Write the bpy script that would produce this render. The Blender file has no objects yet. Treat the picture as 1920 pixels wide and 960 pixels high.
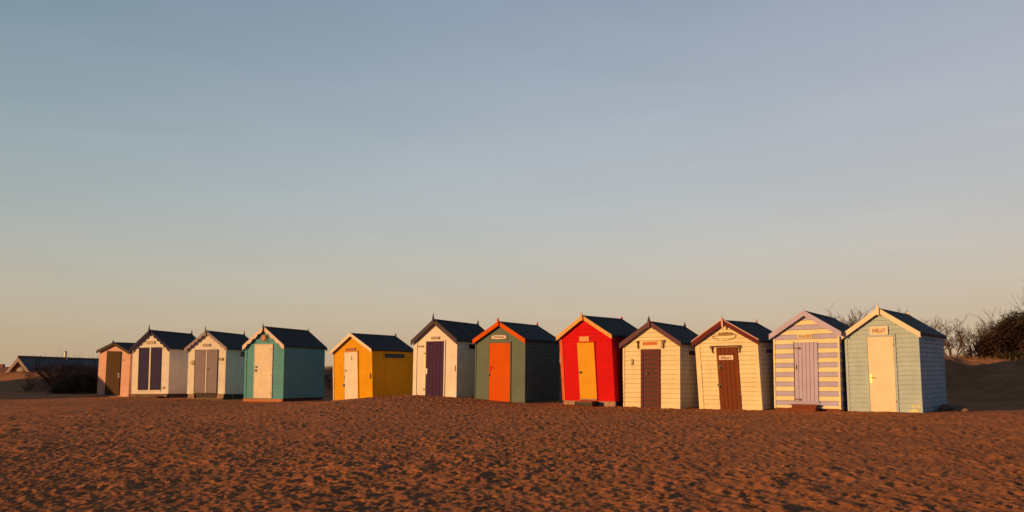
import bpy, math, random
import numpy as np
from mathutils import Matrix, Vector

scene = bpy.context.scene
COL = scene.collection
ZC = 1.6                      # eye height above the low beach
R = math.radians

# ------------------------------------------------------------------ materials
def new_mat(name):
    m = bpy.data.materials.new(name); m.use_nodes = True
    nt = m.node_tree
    return m, nt, nt.nodes['Principled BSDF']

def node(nt, kind, **kw):
    n = nt.nodes.new(kind)
    for k, v in kw.items():
        if k in n.inputs: n.inputs[k].default_value = v
        else: setattr(n, k, v)
    return n

def paint(name, col, rough=0.8, wear=0.10, grain=True, dirt=0.25, spec=0.06, scale=1.0):
    """painted timber: slight tone drift, vertical weather streaks, fine grain"""
    m, nt, b = new_mat(name); L = nt.links
    tc = node(nt, 'ShaderNodeTexCoord')
    mp = node(nt, 'ShaderNodeMapping'); mp.inputs['Scale'].default_value = (9*scale, 9*scale, 1.3*scale)
    L.new(tc.outputs['Object'], mp.inputs[0])
    n1 = node(nt, 'ShaderNodeTexNoise', Scale=1.0, Detail=6.0, Roughness=0.6)
    L.new(mp.outputs[0], n1.inputs['Vector'])
    n2 = node(nt, 'ShaderNodeTexNoise', Scale=2.3, Detail=3.0)
    L.new(tc.outputs['Object'], n2.inputs['Vector'])
    r1 = node(nt, 'ShaderNodeMapRange'); r1.inputs[1].default_value = .42; r1.inputs[2].default_value = .72
    r1.inputs[3].default_value = 0.0; r1.inputs[4].default_value = dirt
    L.new(n1.outputs[0], r1.inputs[0])
    r2 = node(nt, 'ShaderNodeMapRange'); r2.inputs[1].default_value = .3; r2.inputs[2].default_value = .7
    r2.inputs[3].default_value = 1-wear; r2.inputs[4].default_value = 1+wear*.5
    L.new(n2.outputs[0], r2.inputs[0])
    mul = node(nt, 'ShaderNodeMix', data_type='RGBA', blend_type='MULTIPLY'); mul.inputs[0].default_value = 1
    mul.inputs[6].default_value = (*col, 1); L.new(r2.outputs[0], mul.inputs[7])
    mx = node(nt, 'ShaderNodeMix', data_type='RGBA')
    L.new(r1.outputs[0], mx.inputs[0]); L.new(mul.outputs[2], mx.inputs[6])
    g = [c*.6+.025*k for c, k in zip(col, (1, .8, .6))]
    mx.inputs[7].default_value = (*g, 1)
    nc = node(nt, 'ShaderNodeTexNoise', Scale=11.0, Detail=7.0, Roughness=.65); L.new(tc.outputs['Object'], nc.inputs['Vector'])
    rc = node(nt, 'ShaderNodeMapRange'); rc.inputs[1].default_value = .685; rc.inputs[2].default_value = .72; rc.inputs[4].default_value = .55
    L.new(nc.outputs[0], rc.inputs[0])
    chip = node(nt, 'ShaderNodeMix', data_type='RGBA'); L.new(rc.outputs[0], chip.inputs[0]); L.new(mx.outputs[2], chip.inputs[6]); chip.inputs[7].default_value = (.26, .20, .15, 1)
    L.new(chip.outputs[2], b.inputs['Base Color'])
    b.inputs['Roughness'].default_value = rough
    b.inputs['Specular IOR Level'].default_value = spec
    if grain:
        n3 = node(nt, 'ShaderNodeTexNoise', Scale=38.0, Detail=4.0)
        L.new(tc.outputs['Object'], n3.inputs['Vector'])
        bp = node(nt, 'ShaderNodeBump', Strength=0.12, Distance=0.01)
        L.new(n3.outputs[0], bp.inputs['Height']); L.new(bp.outputs[0], b.inputs['Normal'])
    return m

def plain(name, col, rough=0.6, metal=0.0, var=.2, scale=12.0, bump=.1):
    m, nt, b = new_mat(name); L = nt.links
    tc = node(nt, 'ShaderNodeTexCoord')
    n = node(nt, 'ShaderNodeTexNoise', Scale=scale, Detail=5.0); L.new(tc.outputs['Object'], n.inputs['Vector'])
    cr = node(nt, 'ShaderNodeMapRange'); cr.inputs[1].default_value=.3; cr.inputs[2].default_value=.7
    cr.inputs[3].default_value = 1-var; cr.inputs[4].default_value = 1+var
    L.new(n.outputs[0], cr.inputs[0])
    mul = node(nt, 'ShaderNodeMix', data_type='RGBA', blend_type='MULTIPLY'); mul.inputs[0].default_value = 1
    mul.inputs[6].default_value = (*col, 1); L.new(cr.outputs[0], mul.inputs[7])
    L.new(mul.outputs[2], b.inputs['Base Color'])
    b.inputs['Roughness'].default_value = rough; b.inputs['Metallic'].default_value = metal
    bp = node(nt, 'ShaderNodeBump', Strength=bump, Distance=0.02)
    L.new(n.outputs[0], bp.inputs['Height']); L.new(bp.outputs[0], b.inputs['Normal'])
    return m

def leafy(name, c1, c2, scale=6.0, rough=.7):
    m, nt, b = new_mat(name); L = nt.links
    tc = node(nt, 'ShaderNodeTexCoord')
    n = node(nt, 'ShaderNodeTexNoise', Scale=scale, Detail=4.0); L.new(tc.outputs['Object'], n.inputs['Vector'])
    cr = node(nt, 'ShaderNodeValToRGB')
    cr.color_ramp.elements[0].position = .35; cr.color_ramp.elements[0].color = (*c1, 1)
    cr.color_ramp.elements[1].position = .65; cr.color_ramp.elements[1].color = (*c2, 1)
    L.new(n.outputs[0], cr.inputs[0]); L.new(cr.outputs[0], b.inputs['Base Color'])
    b.inputs['Roughness'].default_value = rough
    b.inputs['Specular IOR Level'].default_value = .15
    return m

M = dict(
    felt=plain('roofing_felt', (.022, .027, .030), .9, var=.35, scale=7, bump=.5),
    felt_grey=plain('grey_roofing_felt', (.05, .05, .058), .9, var=.3, scale=7, bump=.5),
    dark_wood=plain('dark_timber', (.045, .03, .025), .8, var=.4, scale=9, bump=.3),
    brown_wood=plain('brown_timber', (.16, .075, .045), .75, var=.35, scale=9, bump=.3),
    pale_wood=plain('pale_timber', (.33, .2, .14), .8, var=.3, scale=9, bump=.3),
    iron=plain('black_iron', (.02, .018, .018), .5, .3),
    brass=plain('brass', (.85, .62, .2), .25, 1.0, var=.05),
    steel=plain('galvanised_steel', (.6, .56, .52), .4, .9),
    whitem=plain('white_enamel', (.78, .74, .7), .4, var=.06),
    plaque=plain('dark_plaque', (.10, .07, .045), .5, var=.15),
    gilt=plain('gilt_lettering', (.42, .30, .14), .5, var=.1),
    ink=plain('black_lettering', (.03, .02, .015), .6, var=.05),
    redink=plain('red_lettering', (.34, .055, .015), .6, var=.1),
    brownink=plain('brown_lettering', (.22, .06, .015), .6, var=.1),
    glass=None,
)
m, nt, b = new_mat('dark_window_glass')
b.inputs['Base Color'].default_value = (.012, .013, .015, 1); b.inputs['Roughness'].default_value = .12
M['glass'] = m

# ------------------------------------------------------------------ mesh builder
class MB:
    def __init__(s): s.v = []; s.f = []; s.mi = []
    def add(s, vs, fs, mi=0):
        o = len(s.v); s.v += [tuple(v) for v in vs]
        for f in fs: s.f.append(tuple(o+i for i in f)); s.mi.append(mi)
    def box(s, a0, a1, b0, b1, c0, c1, mi=0):
        vs = [(a0,b0,c0),(a1,b0,c0),(a1,b1,c0),(a0,b1,c0),(a0,b0,c1),(a1,b0,c1),(a1,b1,c1),(a0,b1,c1)]
        s.add(vs, [(0,1,5,4),(1,2,6,5),(2,3,7,6),(3,0,4,7),(4,5,6,7),(3,2,1,0)], mi)
    def prism(s, poly, b0, b1, mi=0):
        """polygon in (a, c), counter-clockwise seen from the front, extruded along depth"""
        n = len(poly)
        vs = [(a, b0, c) for a, c in poly] + [(a, b1, c) for a, c in poly]
        fs = [tuple(range(n)), tuple(range(2*n-1, n-1, -1))]
        for i in range(n):
            j = (i+1) % n
            fs.append((j, i, n+i, n+j))
        s.add(vs, fs, mi)
    def quad(s, p, mi=0): s.add(p, [tuple(range(len(p)))], mi)
    def tube(s, pts, rad, n=5, mi=0, cap=True):
        pts = [Vector(p) for p in pts]; rings = []
        for i, p in enumerate(pts):
            d = (pts[min(i+1, len(pts)-1)] - pts[max(i-1, 0)])
            if d.length < 1e-9: d = Vector((0,0,1))
            d.normalize()
            u = d.orthogonal().normalized(); w = d.cross(u)
            rings.append([p + (u*math.cos(2*math.pi*k/n) + w*math.sin(2*math.pi*k/n))*rad[i] for k in range(n)])
        vs = [v for r in rings for v in r]; fs = []
        for i in range(len(pts)-1):
            for k in range(n):
                l = (k+1) % n
                fs.append((i*n+k, i*n+l, (i+1)*n+l, (i+1)*n+k))
        if cap:
            fs.append(tuple(range(n-1, -1, -1))); e = (len(pts)-1)*n; fs.append(tuple(range(e, e+n)))
        s.add(vs, fs, mi)
    def disc(s, a, c, r, b0, b1, n=20, mi=0):
        s.prism([(a+r*math.cos(2*math.pi*k/n), c+r*math.sin(2*math.pi*k/n)) for k in range(n)], b0, b1, mi)
    def build(s, name, mats, parent=None, smooth=False):
        me = bpy.data.meshes.new(name); me.from_pydata(s.v, [], s.f)
        if not isinstance(mats, (list, tuple)): mats = [mats]
        for m in mats: me.materials.append(m)
        if len(mats) > 1: me.polygons.foreach_set('material_index', s.mi)
        if smooth: me.polygons.foreach_set('use_smooth', [True]*len(me.polygons))
        me.update()
        o = bpy.data.objects.new(name, me); COL.objects.link(o)
        if parent is not None: o.parent = parent
        return o

def tag(o, label=None, cat=None, group=None, kind=None):
    if label: o['label'] = label
    if cat: o['category'] = cat
    if group: o['group'] = group
    if kind: o['kind'] = kind
    return o

def empty(name, mat):
    o = bpy.data.objects.new(name, None); COL.objects.link(o)
    o.matrix_world = mat; o.empty_display_size = .3
    return o

def lettering(text, a, c, height, b, mat, parent, width=None, bold=.0, shear=0.0, depth=.004, name='lettering'):
    cu = bpy.data.curves.new(name, 'FONT'); cu.body = text; cu.align_x = 'CENTER'; cu.align_y = 'CENTER'
    cu.size = 1.0; cu.extrude = 0.0; cu.offset = bold; cu.shear = shear; cu.resolution_u = 3
    tmp = bpy.data.objects.new(name, cu); COL.objects.link(tmp)
    dg = bpy.context.evaluated_depsgraph_get()
    me = bpy.data.meshes.new_from_object(tmp.evaluated_get(dg))
    bpy.data.objects.remove(tmp); bpy.data.curves.remove(cu)
    xs = [v.co.x for v in me.vertices]; ys = [v.co.y for v in me.vertices]
    w, h = max(xs)-min(xs), max(ys)-min(ys); mx, my = (max(xs)+min(xs))/2, (max(ys)+min(ys))/2
    sy = height/h; sx = (width/w) if width else sy
    for v in me.vertices:
        v.co = Vector((a+(v.co.x-mx)*sx, b-depth, c+(v.co.y-my)*sy))
    me.name = name; me.materials.append(mat)
    o = bpy.data.objects.new(name, me); COL.objects.link(o); o.parent = parent
    return o

def scribble(a0, a1, c0, c1, b, mat, parent, n=7, seed=0, name='lettering'):
    """lettering too small to read: a row of unreadable strokes"""
    rng = random.Random(seed); mb = MB(); w = (a1-a0)/n
    for k in range(n):
        x = a0 + k*w; h = c1-c0; s = w*.22
        mb.box(x+.1*w, x+.1*w+s, b-.004, b, c0, c1)
        y = c0 + rng.choice((0, .4, .75))*h
        mb.box(x+.1*w+s, x+.8*w, b-.004, b, y, y+.22*h)
        if rng.random() < .6: mb.box(x+.6*w, x+.6*w+s*.9, b-.0045, b, c0+.22*h if y == c0 else c0, y if y > c0 else c1)
    return mb.build(name, mat, parent)

# ------------------------------------------------------------------ terrain
rs = np.random.RandomState(7)
LAT = rs.rand(256, 256)
def vnoise(x, y, off=0):
    x = np.asarray(x, float)+off*17.3; y = np.asarray(y, float)+off*31.7
    i = np.floor(x).astype(int); j = np.floor(y).astype(int); fx = x-i; fy = y-j
    u = fx*fx*fx*(fx*(fx*6-15)+10); v = fy*fy*fy*(fy*(fy*6-15)+10)
    a = LAT[i & 255, j & 255]; b = LAT[(i+1) & 255, j & 255]; c = LAT[i & 255, (j+1) & 255]; d = LAT[(i+1) & 255, (j+1) & 255]
    return (a*(1-u)+b*u)*(1-v)+(c*(1-u)+d*u)*v - .5
def sstep(a, b, x):
    t = np.clip((x-a)/(b-a), 0, 1); return t*t*(3-2*t)

ROW_S = [-80,-60,-48,-42,-38,-35.4,-32.5,-28.6,-25,-22,-20.6,-19.2,-17.5,-16.4,-15,-13.6,-12,-10.4,-8.3,-6,-3.9,-2,1,4,8,20]
ROW_Z = [.5,.5,.5,.50,.50,.47,.50,.50,.46,.49,.56,.70,.86,.84,.78,.70,.64,.60,.575,.56,.55,.58,.62,.70,.80,.9]
def row_coords(x, y):
    return .512*x+.859*y-22.1, .859*x-.512*y
def base_height(x, y):
    x = np.asarray(x, float); y = np.asarray(y, float)
    t, s = row_coords(x, y)
    zr = np.interp(s, ROW_S, ROW_Z)
    zflat = .58
    m = sstep(-9, -1.0, t); zr = zr*m + zflat*(1-m)
    z = zr*sstep(-17, .5, t)
    z = z + np.where(t < -17, (t+17)*.03, 0)
    edge = t + 1.3*vnoise(s*.23, t*.1, 3) + .5*vnoise(s*.8, t*.3, 4)
    bz = np.interp(s, [-60,-40,-34,-26,-16,-4,6,14,30], [1.75,1.85,1.9,1.9,2.0,2.12,2.15,2.2,2.2])
    bz = bz + .22*vnoise(s*.35, t*.2, 5) + .1*vnoise(s*1.1, t*.6, 6)
    z = z + sstep(2.6, 9.5, edge)*(bz-zr)
    # the land drops away behind the dune on the left
    z = z - sstep(13, 24, t)*sstep(-27, -33, s)*4.6
    z = z - sstep(16, 45, t)*sstep(-33, -27, s)*1.2
    # tall dune west of the row, throws the long shade on the left
    k = sstep(-.8, -5.5, x+.69*y)*sstep(-26, -31, x)*sstep(29.75, 34.2, y+.3*vnoise(x*.5, y*.5, 9))*sstep(49, 44, y)
    z = z + 3.6*k*(1+.3*vnoise(x*.3, y*.3, 8))
    return z

def axis(segs):
    out = [segs[0][0]]
    for a, b, d0, d1 in segs:
        x = a
        while x < b-1e-6:
            f = (x-a)/(b-a); x = min(b, x+d0*(d1/d0)**f); out.append(x)
    return np.array(out)
ax_pos = axis([(0, 8, .020, .022), (8, 22, .022, .065), (22, 60, .12, 1.5), (60, 2500, 2, 400)])
XS = np.concatenate([-ax_pos[:0:-1], ax_pos])
YS = np.concatenate([-axis([(0, 300, .6, 60)])[:0:-1] + 6, axis([(6, 8.4, .05, .019), (8.4, 16, .019, .034), (16, 30, .034, .07), (30, 48, .08, .25), (48, 110, .4, 3), (110, 3000, 4, 400)])])
GX, GY = np.meshgrid(XS, YS)
T, S = row_coords(GX, GY)
GZ = base_height(GX, GY)
near = sstep(-30, -26, -GY*0+T)*0 + sstep(75, 45, np.abs(GX))*sstep(-8, 4, GY)*sstep(80, 55, GY)
sandy = near*sstep(5.5, 2.0, T)
def ridged(x, y, o): return .5-np.abs(vnoise(x, y, o))*2
rough = (.85+.6*vnoise(GX*.22, GY*.22, 40))*(.7+.5*sstep(-3, -13, T))
GZ += near*(.07*vnoise(GX*.16, GY*.16, 11) + .04*vnoise(GX*.45, GY*.45, 12))
close = sstep(-5, -13, T)
GZ += sandy*rough*(.010*vnoise(GX*1.05, GY*1.25, 13) + .009*vnoise(GX*2.3, GY*2.7, 14)
             + .008*vnoise(GX*5.1, GY*5.7, 16) + .010*vnoise(GX*10.7, GY*11.9, 17) + .010*ridged(GX*9.3, GY*10.1, 35) + .017*vnoise(GX*21, GY*23, 25) + .011*vnoise(GX*34, GY*37, 36))
GZ += sandy*close*(.10*np.clip(vnoise(GX*1.2, GY*1.5, 26)+.5*vnoise(GX*3.7, GY*4.5, 27)+.3*vnoise(GX*8, GY*9, 32)-.13, 0, 1))
GZ += near*sstep(2.0, 5.5, T)*(.10*vnoise(GX*1.3, GY*1.3, 18)+.05*vnoise(GX*3.7, GY*3.7, 19)+.02*vnoise(GX*9, GY*9, 20))
# trodden footprints: oval dents with a pushed-up rim
rf = np.random.RandomState(21)
NF = 15000
fx = rf.uniform(-23, 23, NF); fy = 6.5+(rf.rand(NF)**1.3)*30
for k in range(NF):
    x0, y0 = fx[k], fy[k]
    r = rf.uniform(.04, .085); el = rf.uniform(1.0, 1.7); an = rf.uniform(0, math.pi); dp = rf.uniform(.005, .018)
    tt = .512*x0+.859*y0-22.1
    if tt > 1.0: continue
    R_ = r*3.4
    i0, i1 = np.searchsorted(XS, [x0-R_, x0+R_]); j0, j1 = np.searchsorted(YS, [y0-R_, y0+R_])
    if i1-i0 < 3 or j1-j0 < 3: continue
    dx = GX[j0:j1, i0:i1]-x0; dy = GY[j0:j1, i0:i1]-y0
    c, s = math.cos(an), math.sin(an)
    q = np.sqrt(((dx*c+dy*s)/(r*el))**2+((-dx*s+dy*c)/r)**2)
    GZ[j0:j1, i0:i1] += dp*(-np.exp(-q**2*1.3)+.75*np.exp(-((q-1.45)/.45)**2))
ny, nx = GX.shape
co = np.stack([GX, GY, GZ], -1).reshape(-1, 3).astype(np.float32)
idx = np.arange(ny*nx).reshape(ny, nx)
fc = np.stack([idx[:-1, :-1], idx[:-1, 1:], idx[1:, 1:], idx[1:, :-1]], -1).reshape(-1, 4).astype(np.int32)
me = bpy.data.meshes.new('beach_sand')
me.vertices.add(len(co)); me.vertices.foreach_set('co', co.ravel())
me.loops.add(fc.size); me.loops.foreach_set('vertex_index', fc.ravel())
me.polygons.add(len(fc)); me.polygons.foreach_set('loop_start', np.arange(0, fc.size, 4, dtype=np.int32))
me.polygons.foreach_set('use_smooth', np.ones(len(fc), dtype=bool))
me.update(calc_edges=True); me.validate()
turf = sstep(3.0, 7.5, T + 1.6*vnoise(S*.5, T*.5, 30) + .8*vnoise(S*1.7, T*1.7, 31)).ravel()
at = me.attributes.new('turf', 'FLOAT', 'POINT'); at.data.foreach_set('value', turf.astype(np.float32))

m, nt, b = new_mat('sand'); L = nt.links
tc = node(nt, 'ShaderNodeTexCoord')
n1 = node(nt, 'ShaderNodeTexNoise', Scale=1.6, Detail=8.0, Roughness=.68); L.new(tc.outputs['Object'], n1.inputs['Vector'])
n2 = node(nt, 'ShaderNodeTexNoise', Scale=38.0, Detail=8.0, Roughness=.7); L.new(tc.outputs['Object'], n2.inputs['Vector'])
cr = node(nt, 'ShaderNodeValToRGB')
cr.color_ramp.elements[0].position = .3; cr.color_ramp.elements[0].color = (.38, .162, .074, 1)
cr.color_ramp.elements[1].position = .72; cr.color_ramp.elements[1].color = (.67, .262, .105, 1)
L.new(n1.outputs[0], cr.inputs[0])
rg = node(nt, 'ShaderNodeMapRange'); rg.inputs[1].default_value=.3; rg.inputs[2].default_value=.7; rg.inputs[3].default_value=.5; rg.inputs[4].default_value=1.42
L.new(n2.outputs[0], rg.inputs[0])
mu = node(nt, 'ShaderNodeMix', data_type='RGBA', blend_type='MULTIPLY'); mu.inputs[0].default_value = 1
L.new(cr.outputs[0], mu.inputs[6]); L.new(rg.outputs[0], mu.inputs[7])
cr2 = node(nt, 'ShaderNodeValToRGB')
cr2.color_ramp.elements[0].position = .35; cr2.color_ramp.elements[0].color = (.33, .145, .06, 1)
cr2.color_ramp.elements[1].position = .7; cr2.color_ramp.elements[1].color = (.58, .255, .105, 1)
n4 = node(nt, 'ShaderNodeTexNoise', Scale=1.1, Detail=8.0, Roughness=.7); L.new(tc.outputs['Object'], n4.inputs['Vector'])
L.new(n4.outputs[0], cr2.inputs[0])
av = node(nt, 'ShaderNodeAttribute'); av.attribute_name = 'turf'
mx = node(nt, 'ShaderNodeMix', data_type='RGBA')
L.new(av.outputs['Fac'], mx.inputs[0]); L.new(mu.outputs[2], mx.inputs[6]); L.new(cr2.outputs[0], mx.inputs[7])
L.new(mx.outputs[2], b.inputs['Base Color'])
b.inputs['Roughness'].default_value = .95; b.inputs['Specular IOR Level'].default_value = .1
n3 = node(nt, 'ShaderNodeTexNoise', Scale=30.0, Detail=9.0, Roughness=.75); L.new(tc.outputs['Object'], n3.inputs['Vector'])
bp = node(nt, 'ShaderNodeBump', Strength=1.0, Distance=.06); L.new(n3.outputs[0], bp.inputs['Height']); L.new(bp.outputs[0], b.inputs['Normal'])
me.materials.append(m)
sand = bpy.data.objects.new('beach_sand', me); COL.objects.link(sand); sand['kind'] = 'structure'

def ground(x, y):
    """height of the finished sand at a point"""
    i = int(np.clip(np.searchsorted(XS, x), 1, nx-1)); j = int(np.clip(np.searchsorted(YS, y), 1, ny-1))
    return float(GZ[j-1:j+1, i-1:i+1].mean())

# ------------------------------------------------------------------ beach huts
# X, Y, base z (below the eye), yaw, roll, pitch, width, depth, ridge height, eave height, side overhang
FIT = {1: (-19.0772, 37.0566, -1.1143, 0.3161, -0.0399, 0.0079, 1.9037, 2.3, 2.594, 2.166, 0.04),
 2: (-16.4994, 35.3198, -0.9908, 0.3307, 0.0122, -0.0205, 2.1189, 2.4643, 2.9685, 2.1307, 0.063),
 3: (-13.245, 33.5443, -0.9659, 0.3182, 0.0067, -0.024, 1.9761, 2.3651, 2.8147, 2.0518, 0.1023),
 4: (-10.0888, 31.5033, -1.0761, 0.4003, -0.0027, -0.0089, 1.9804, 2.6645, 2.9791, 2.2036, 0.049),
 5: (-6.0113, 29.343, -1.0721, 0.5309, 0.0294, 0.0017, 1.9356, 2.4941, 2.5898, 1.9384, 0.0515),
 6: (-2.7392, 27.3968, -0.7948, 0.5725, -0.0034, -0.0161, 1.938, 2.482, 2.7055, 1.9701, 0.0506),
 7: (-0.415, 25.9663, -0.8932, 0.5475, -0.011, 0.0015, 1.9555, 2.4258, 2.6248, 2.0283, 0.0422),
 8: (2.40, 24.2645, -0.8878, 0.6108, 0.003, 0.0179, 1.8514, 2.5038, 2.6964, 2.0646, 0.0531),
 9: (4.1774, 23.3162, -1.014, 0.6389, -0.0029, -0.0138, 1.8664, 2.3405, 2.5748, 1.9218, 0.0687),
 10: (6.212, 22.086, -1.0085, 0.6782, 0.003, 0.0226, 1.8534, 2.3248, 2.5208, 1.9203, 0.0612),
 11: (7.9814, 21.0094, -0.9784, 0.6879, 0.0061, -0.0216, 1.7484, 2.3185, 2.6731, 2.0637, 0.0743),
 12: (9.575, 19.9673, -0.9999, 0.7001, 0.002, 0.0054, 1.7658, 2.8334, 2.6722, 2.0201, 0.056)}
RACK = {8: .046, 10: .045, 12: .019}      # huts that have racked sideways: uprights lean, boards stay level
FO, BO = .10, .06

def hut_matrix(i):
    X, Y, zb, phi, roll, pit = FIT[i][:6]
    def v(x, y, z):
        a = x*math.cos(roll)-z*math.sin(roll); zz = x*math.sin(roll)+z*math.cos(roll)
        y, zz = y*math.cos(pit)-zz*math.sin(pit), y*math.sin(pit)+zz*math.cos(pit)
        return Vector((a*math.cos(phi)+y*math.sin(phi), -a*math.sin(phi)+y*math.cos(phi), zz))
    r, d, u = v(1,0,0), v(0,1,0), v(0,0,1)
    mt = Matrix.Identity(4)
    for k, c in enumerate((r, d, u)):
        for q in range(3): mt[q][k] = c[q]
    mt.translation = Vector((X, Y, zb+ZC))
    return mt

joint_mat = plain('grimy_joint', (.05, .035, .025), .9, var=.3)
class Hut:
    def __init__(s, i, label):
        s.i = i; (s.W, s.D, s.hr, s.he, s.ov) = FIT[i][6:]
        s.h = s.W/2; s.slope = (s.hr-s.he)/(s.h+s.ov); s.th = .045
        s.hw = s.hr-s.th-s.slope*s.h          # wall height at the side
        s.apex = s.hr-s.th
        s.mt = hut_matrix(i); s.root = empty('beach_hut', s.mt)
        tag(s.root, label, 'beach hut', 'beach huts standing in a row on the sand')
    def half(s, c): return min(s.h, (s.apex-c)/s.slope)

    def front_wall(s, mats, bh=.12, t=.012, c0=-.12, start=0.0, pat=(0,), gap=.008, name='front_wall', back=False, jitter=0):
        """overlapping boards, each a wedge thick at its lower edge, over a backing sheet"""
        mb = MB(); h = s.h; yb = s.D if back else 0.0; sg = -1 if back else 1
        poly = [(-h, c0), (h, c0), (h, s.hw), (0, s.apex), (-h, s.hw)]
        mats = list(mats) if isinstance(mats, (list, tuple)) else [mats]
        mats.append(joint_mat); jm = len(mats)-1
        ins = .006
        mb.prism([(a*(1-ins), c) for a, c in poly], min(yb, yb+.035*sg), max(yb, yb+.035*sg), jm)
        rng = random.Random(s.i*7+3)
        k = 0; c = start
        lo = c0
        while c > c0+.01: c -= bh; k -= 1
        while c < s.apex-.02:
            a0 = max(c, c0); a1 = min(c+bh, s.apex-.002)
            w0, w1 = s.half(a0), s.half(a1)
            tt = t*(1+rng.uniform(-1, 1)*jitter)
            if k: a0 += gap
            yo = yb-sg*tt; yi = yb-sg*.002
            pts = [(-w0, a0)]; rt = [(w0, a0)]
            if a0 < s.hw < a1: rt.append((h, s.hw))
            rt.append((w1, a1)); lf = [(-x, y) for x, y in reversed(rt)][:-1]
            ring = [(-w0, a0)] + rt + lf
            def yy(cc): return yo+(yi-yo)*(cc-a0)/max(a1-a0, 1e-6)
            front = [(x, yy(cc), cc) for x, cc in ring]
            bk = [(x, yb-sg*.0005, cc) for x, cc in ring]
            n = len(ring); mi = pat[k % len(pat)]
            fs = [tuple(range(n)) if not back else tuple(range(n-1, -1, -1))]
            for q in range(n):
                r_ = (q+1) % n; fs.append((r_, q, n+q, n+r_) if not back else (q, r_, n+r_, n+q))
            mb.add(front+bk, fs, mi)
            c += bh; k += 1
        return mb.build(name, mats, s.root)

    def side_walls(s, mats, left=None, bh=.12, t=.012, c0=-.25, start=0.0, pat=(0,), gap=.007):
        mats = list(mats) if isinstance(mats, (list, tuple)) else [mats]
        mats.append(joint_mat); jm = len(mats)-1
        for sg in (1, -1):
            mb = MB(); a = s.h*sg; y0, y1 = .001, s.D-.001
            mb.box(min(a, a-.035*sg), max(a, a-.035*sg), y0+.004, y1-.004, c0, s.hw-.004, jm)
            k = 0; c = start
            while c > c0+.01: c -= bh; k -= 1
            while c < s.hw-.02:
                a0 = max(c, c0)+gap; a1 = min(c+bh, s.hw-.006)
                p = [(a+t*sg, y0, a0), (a+t*sg, y1, a0), (a+.002*sg, y1, a1), (a+.002*sg, y0, a1)]
                q = [(a+.0005*sg, yy, cc) for _, yy, cc in p]
                fs = [(0,1,2,3), (1,0,4,5), (2,1,5,6), (3,2,6,7), (0,3,7,4)]
                if sg < 0: fs = [f[::-1] for f in fs]
                mb.add(p+q, fs, pat[k % len(pat)])
                c += bh; k += 1
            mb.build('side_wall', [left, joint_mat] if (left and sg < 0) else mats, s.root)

    def roof(s, mat, battens=0, batten_mat=None):
        mb = MB(); e = s.h+s.ov; th = s.th
        poly = [(-e, s.he-.055), (-e+.02, s.he-.055), (-e+.02, s.he-th+.02*s.slope), (0, s.hr-th), (e-.02, s.he-th+.02*s.slope), (e-.02, s.he-.055), (e, s.he-.055), (e, s.he), (0, s.hr), (-e, s.he)]
        mb.prism(poly, -FO, s.D+BO)
        rf = mb.build('roof', mat, s.root)
        cap = MB(); sl = s.slope
        cap.prism([(-.09, s.hr-.09*sl+.001), (0, s.hr+.001), (.09, s.hr-.09*sl+.001), (.09, s.hr-.09*sl+.012), (0, s.hr+.016), (-.09, s.hr-.09*sl+.012)], -FO+.01, s.D+BO-.01)
        cap.build('ridge_strip', mat, rf)
        for k in range(battens):
            y = (k+1)*(s.D+.1)/(battens+1)
            for sg in (1, -1):
                bt = MB(); p = [(.1*sg, s.hr-.1*sl+.001), (e*sg, s.he+.001), (e*sg, s.he+.016), (.1*sg, s.hr-.1*sl+.016)]
                if sg > 0: p = p
                else: p = p[::-1]
                bt.prism(p, y-.018, y+.018)
                bt.build('batten', batten_mat, rf)
        return rf

    def bargeboards(s, mat, bw=.14, scallop=0, up=.02, ov=.02, edge=None, rear=None):
        e = s.h+s.ov+ov
        top = lambda a: s.hr+up-s.slope*abs(a)
        for sg in (-1, 1):
            up_pts = [(0.0, top(0)), (e*sg, top(e))]
            lo = []
            n = 48 if scallop else 1
            for k in range(n+1):
                f = 1-k/n; a = e*f
                d = bw
                if scallop:
                    ph = f*scallop
                    d = bw*(.72+.42*abs(math.sin(math.pi*ph)))
                    if f > .93: d = bw*1.12
                lo.append((a*sg, top(a)-d))
            poly = up_pts + lo
            if sg > 0: poly = poly[::-1]
            mb = MB(); mb.prism(poly, -FO-.026, -FO-.001)
            bo = mb.build('bargeboard', mat, s.root)
            if edge:
                m2 = MB(); p = [(0, top(0)+.002), (e*sg, top(e)+.002), (e*sg, top(e)+.03), (0, top(0)+.03)]
                m2.prism(p[::-1] if sg < 0 else p, -FO-.035, -FO+.03); m2.build('edge_trim', edge, bo)
            mb = MB(); p = [(0, top(0)), (e*sg, top(e)), (e*sg, top(e)-bw*.9), (0, top(0)-bw*.9)]
            mb.prism(p if sg < 0 else p[::-1], s.D+BO+.001, s.D+BO+.024)
            mb.build('rear_bargeboard', rear or mat, s.root)

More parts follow.
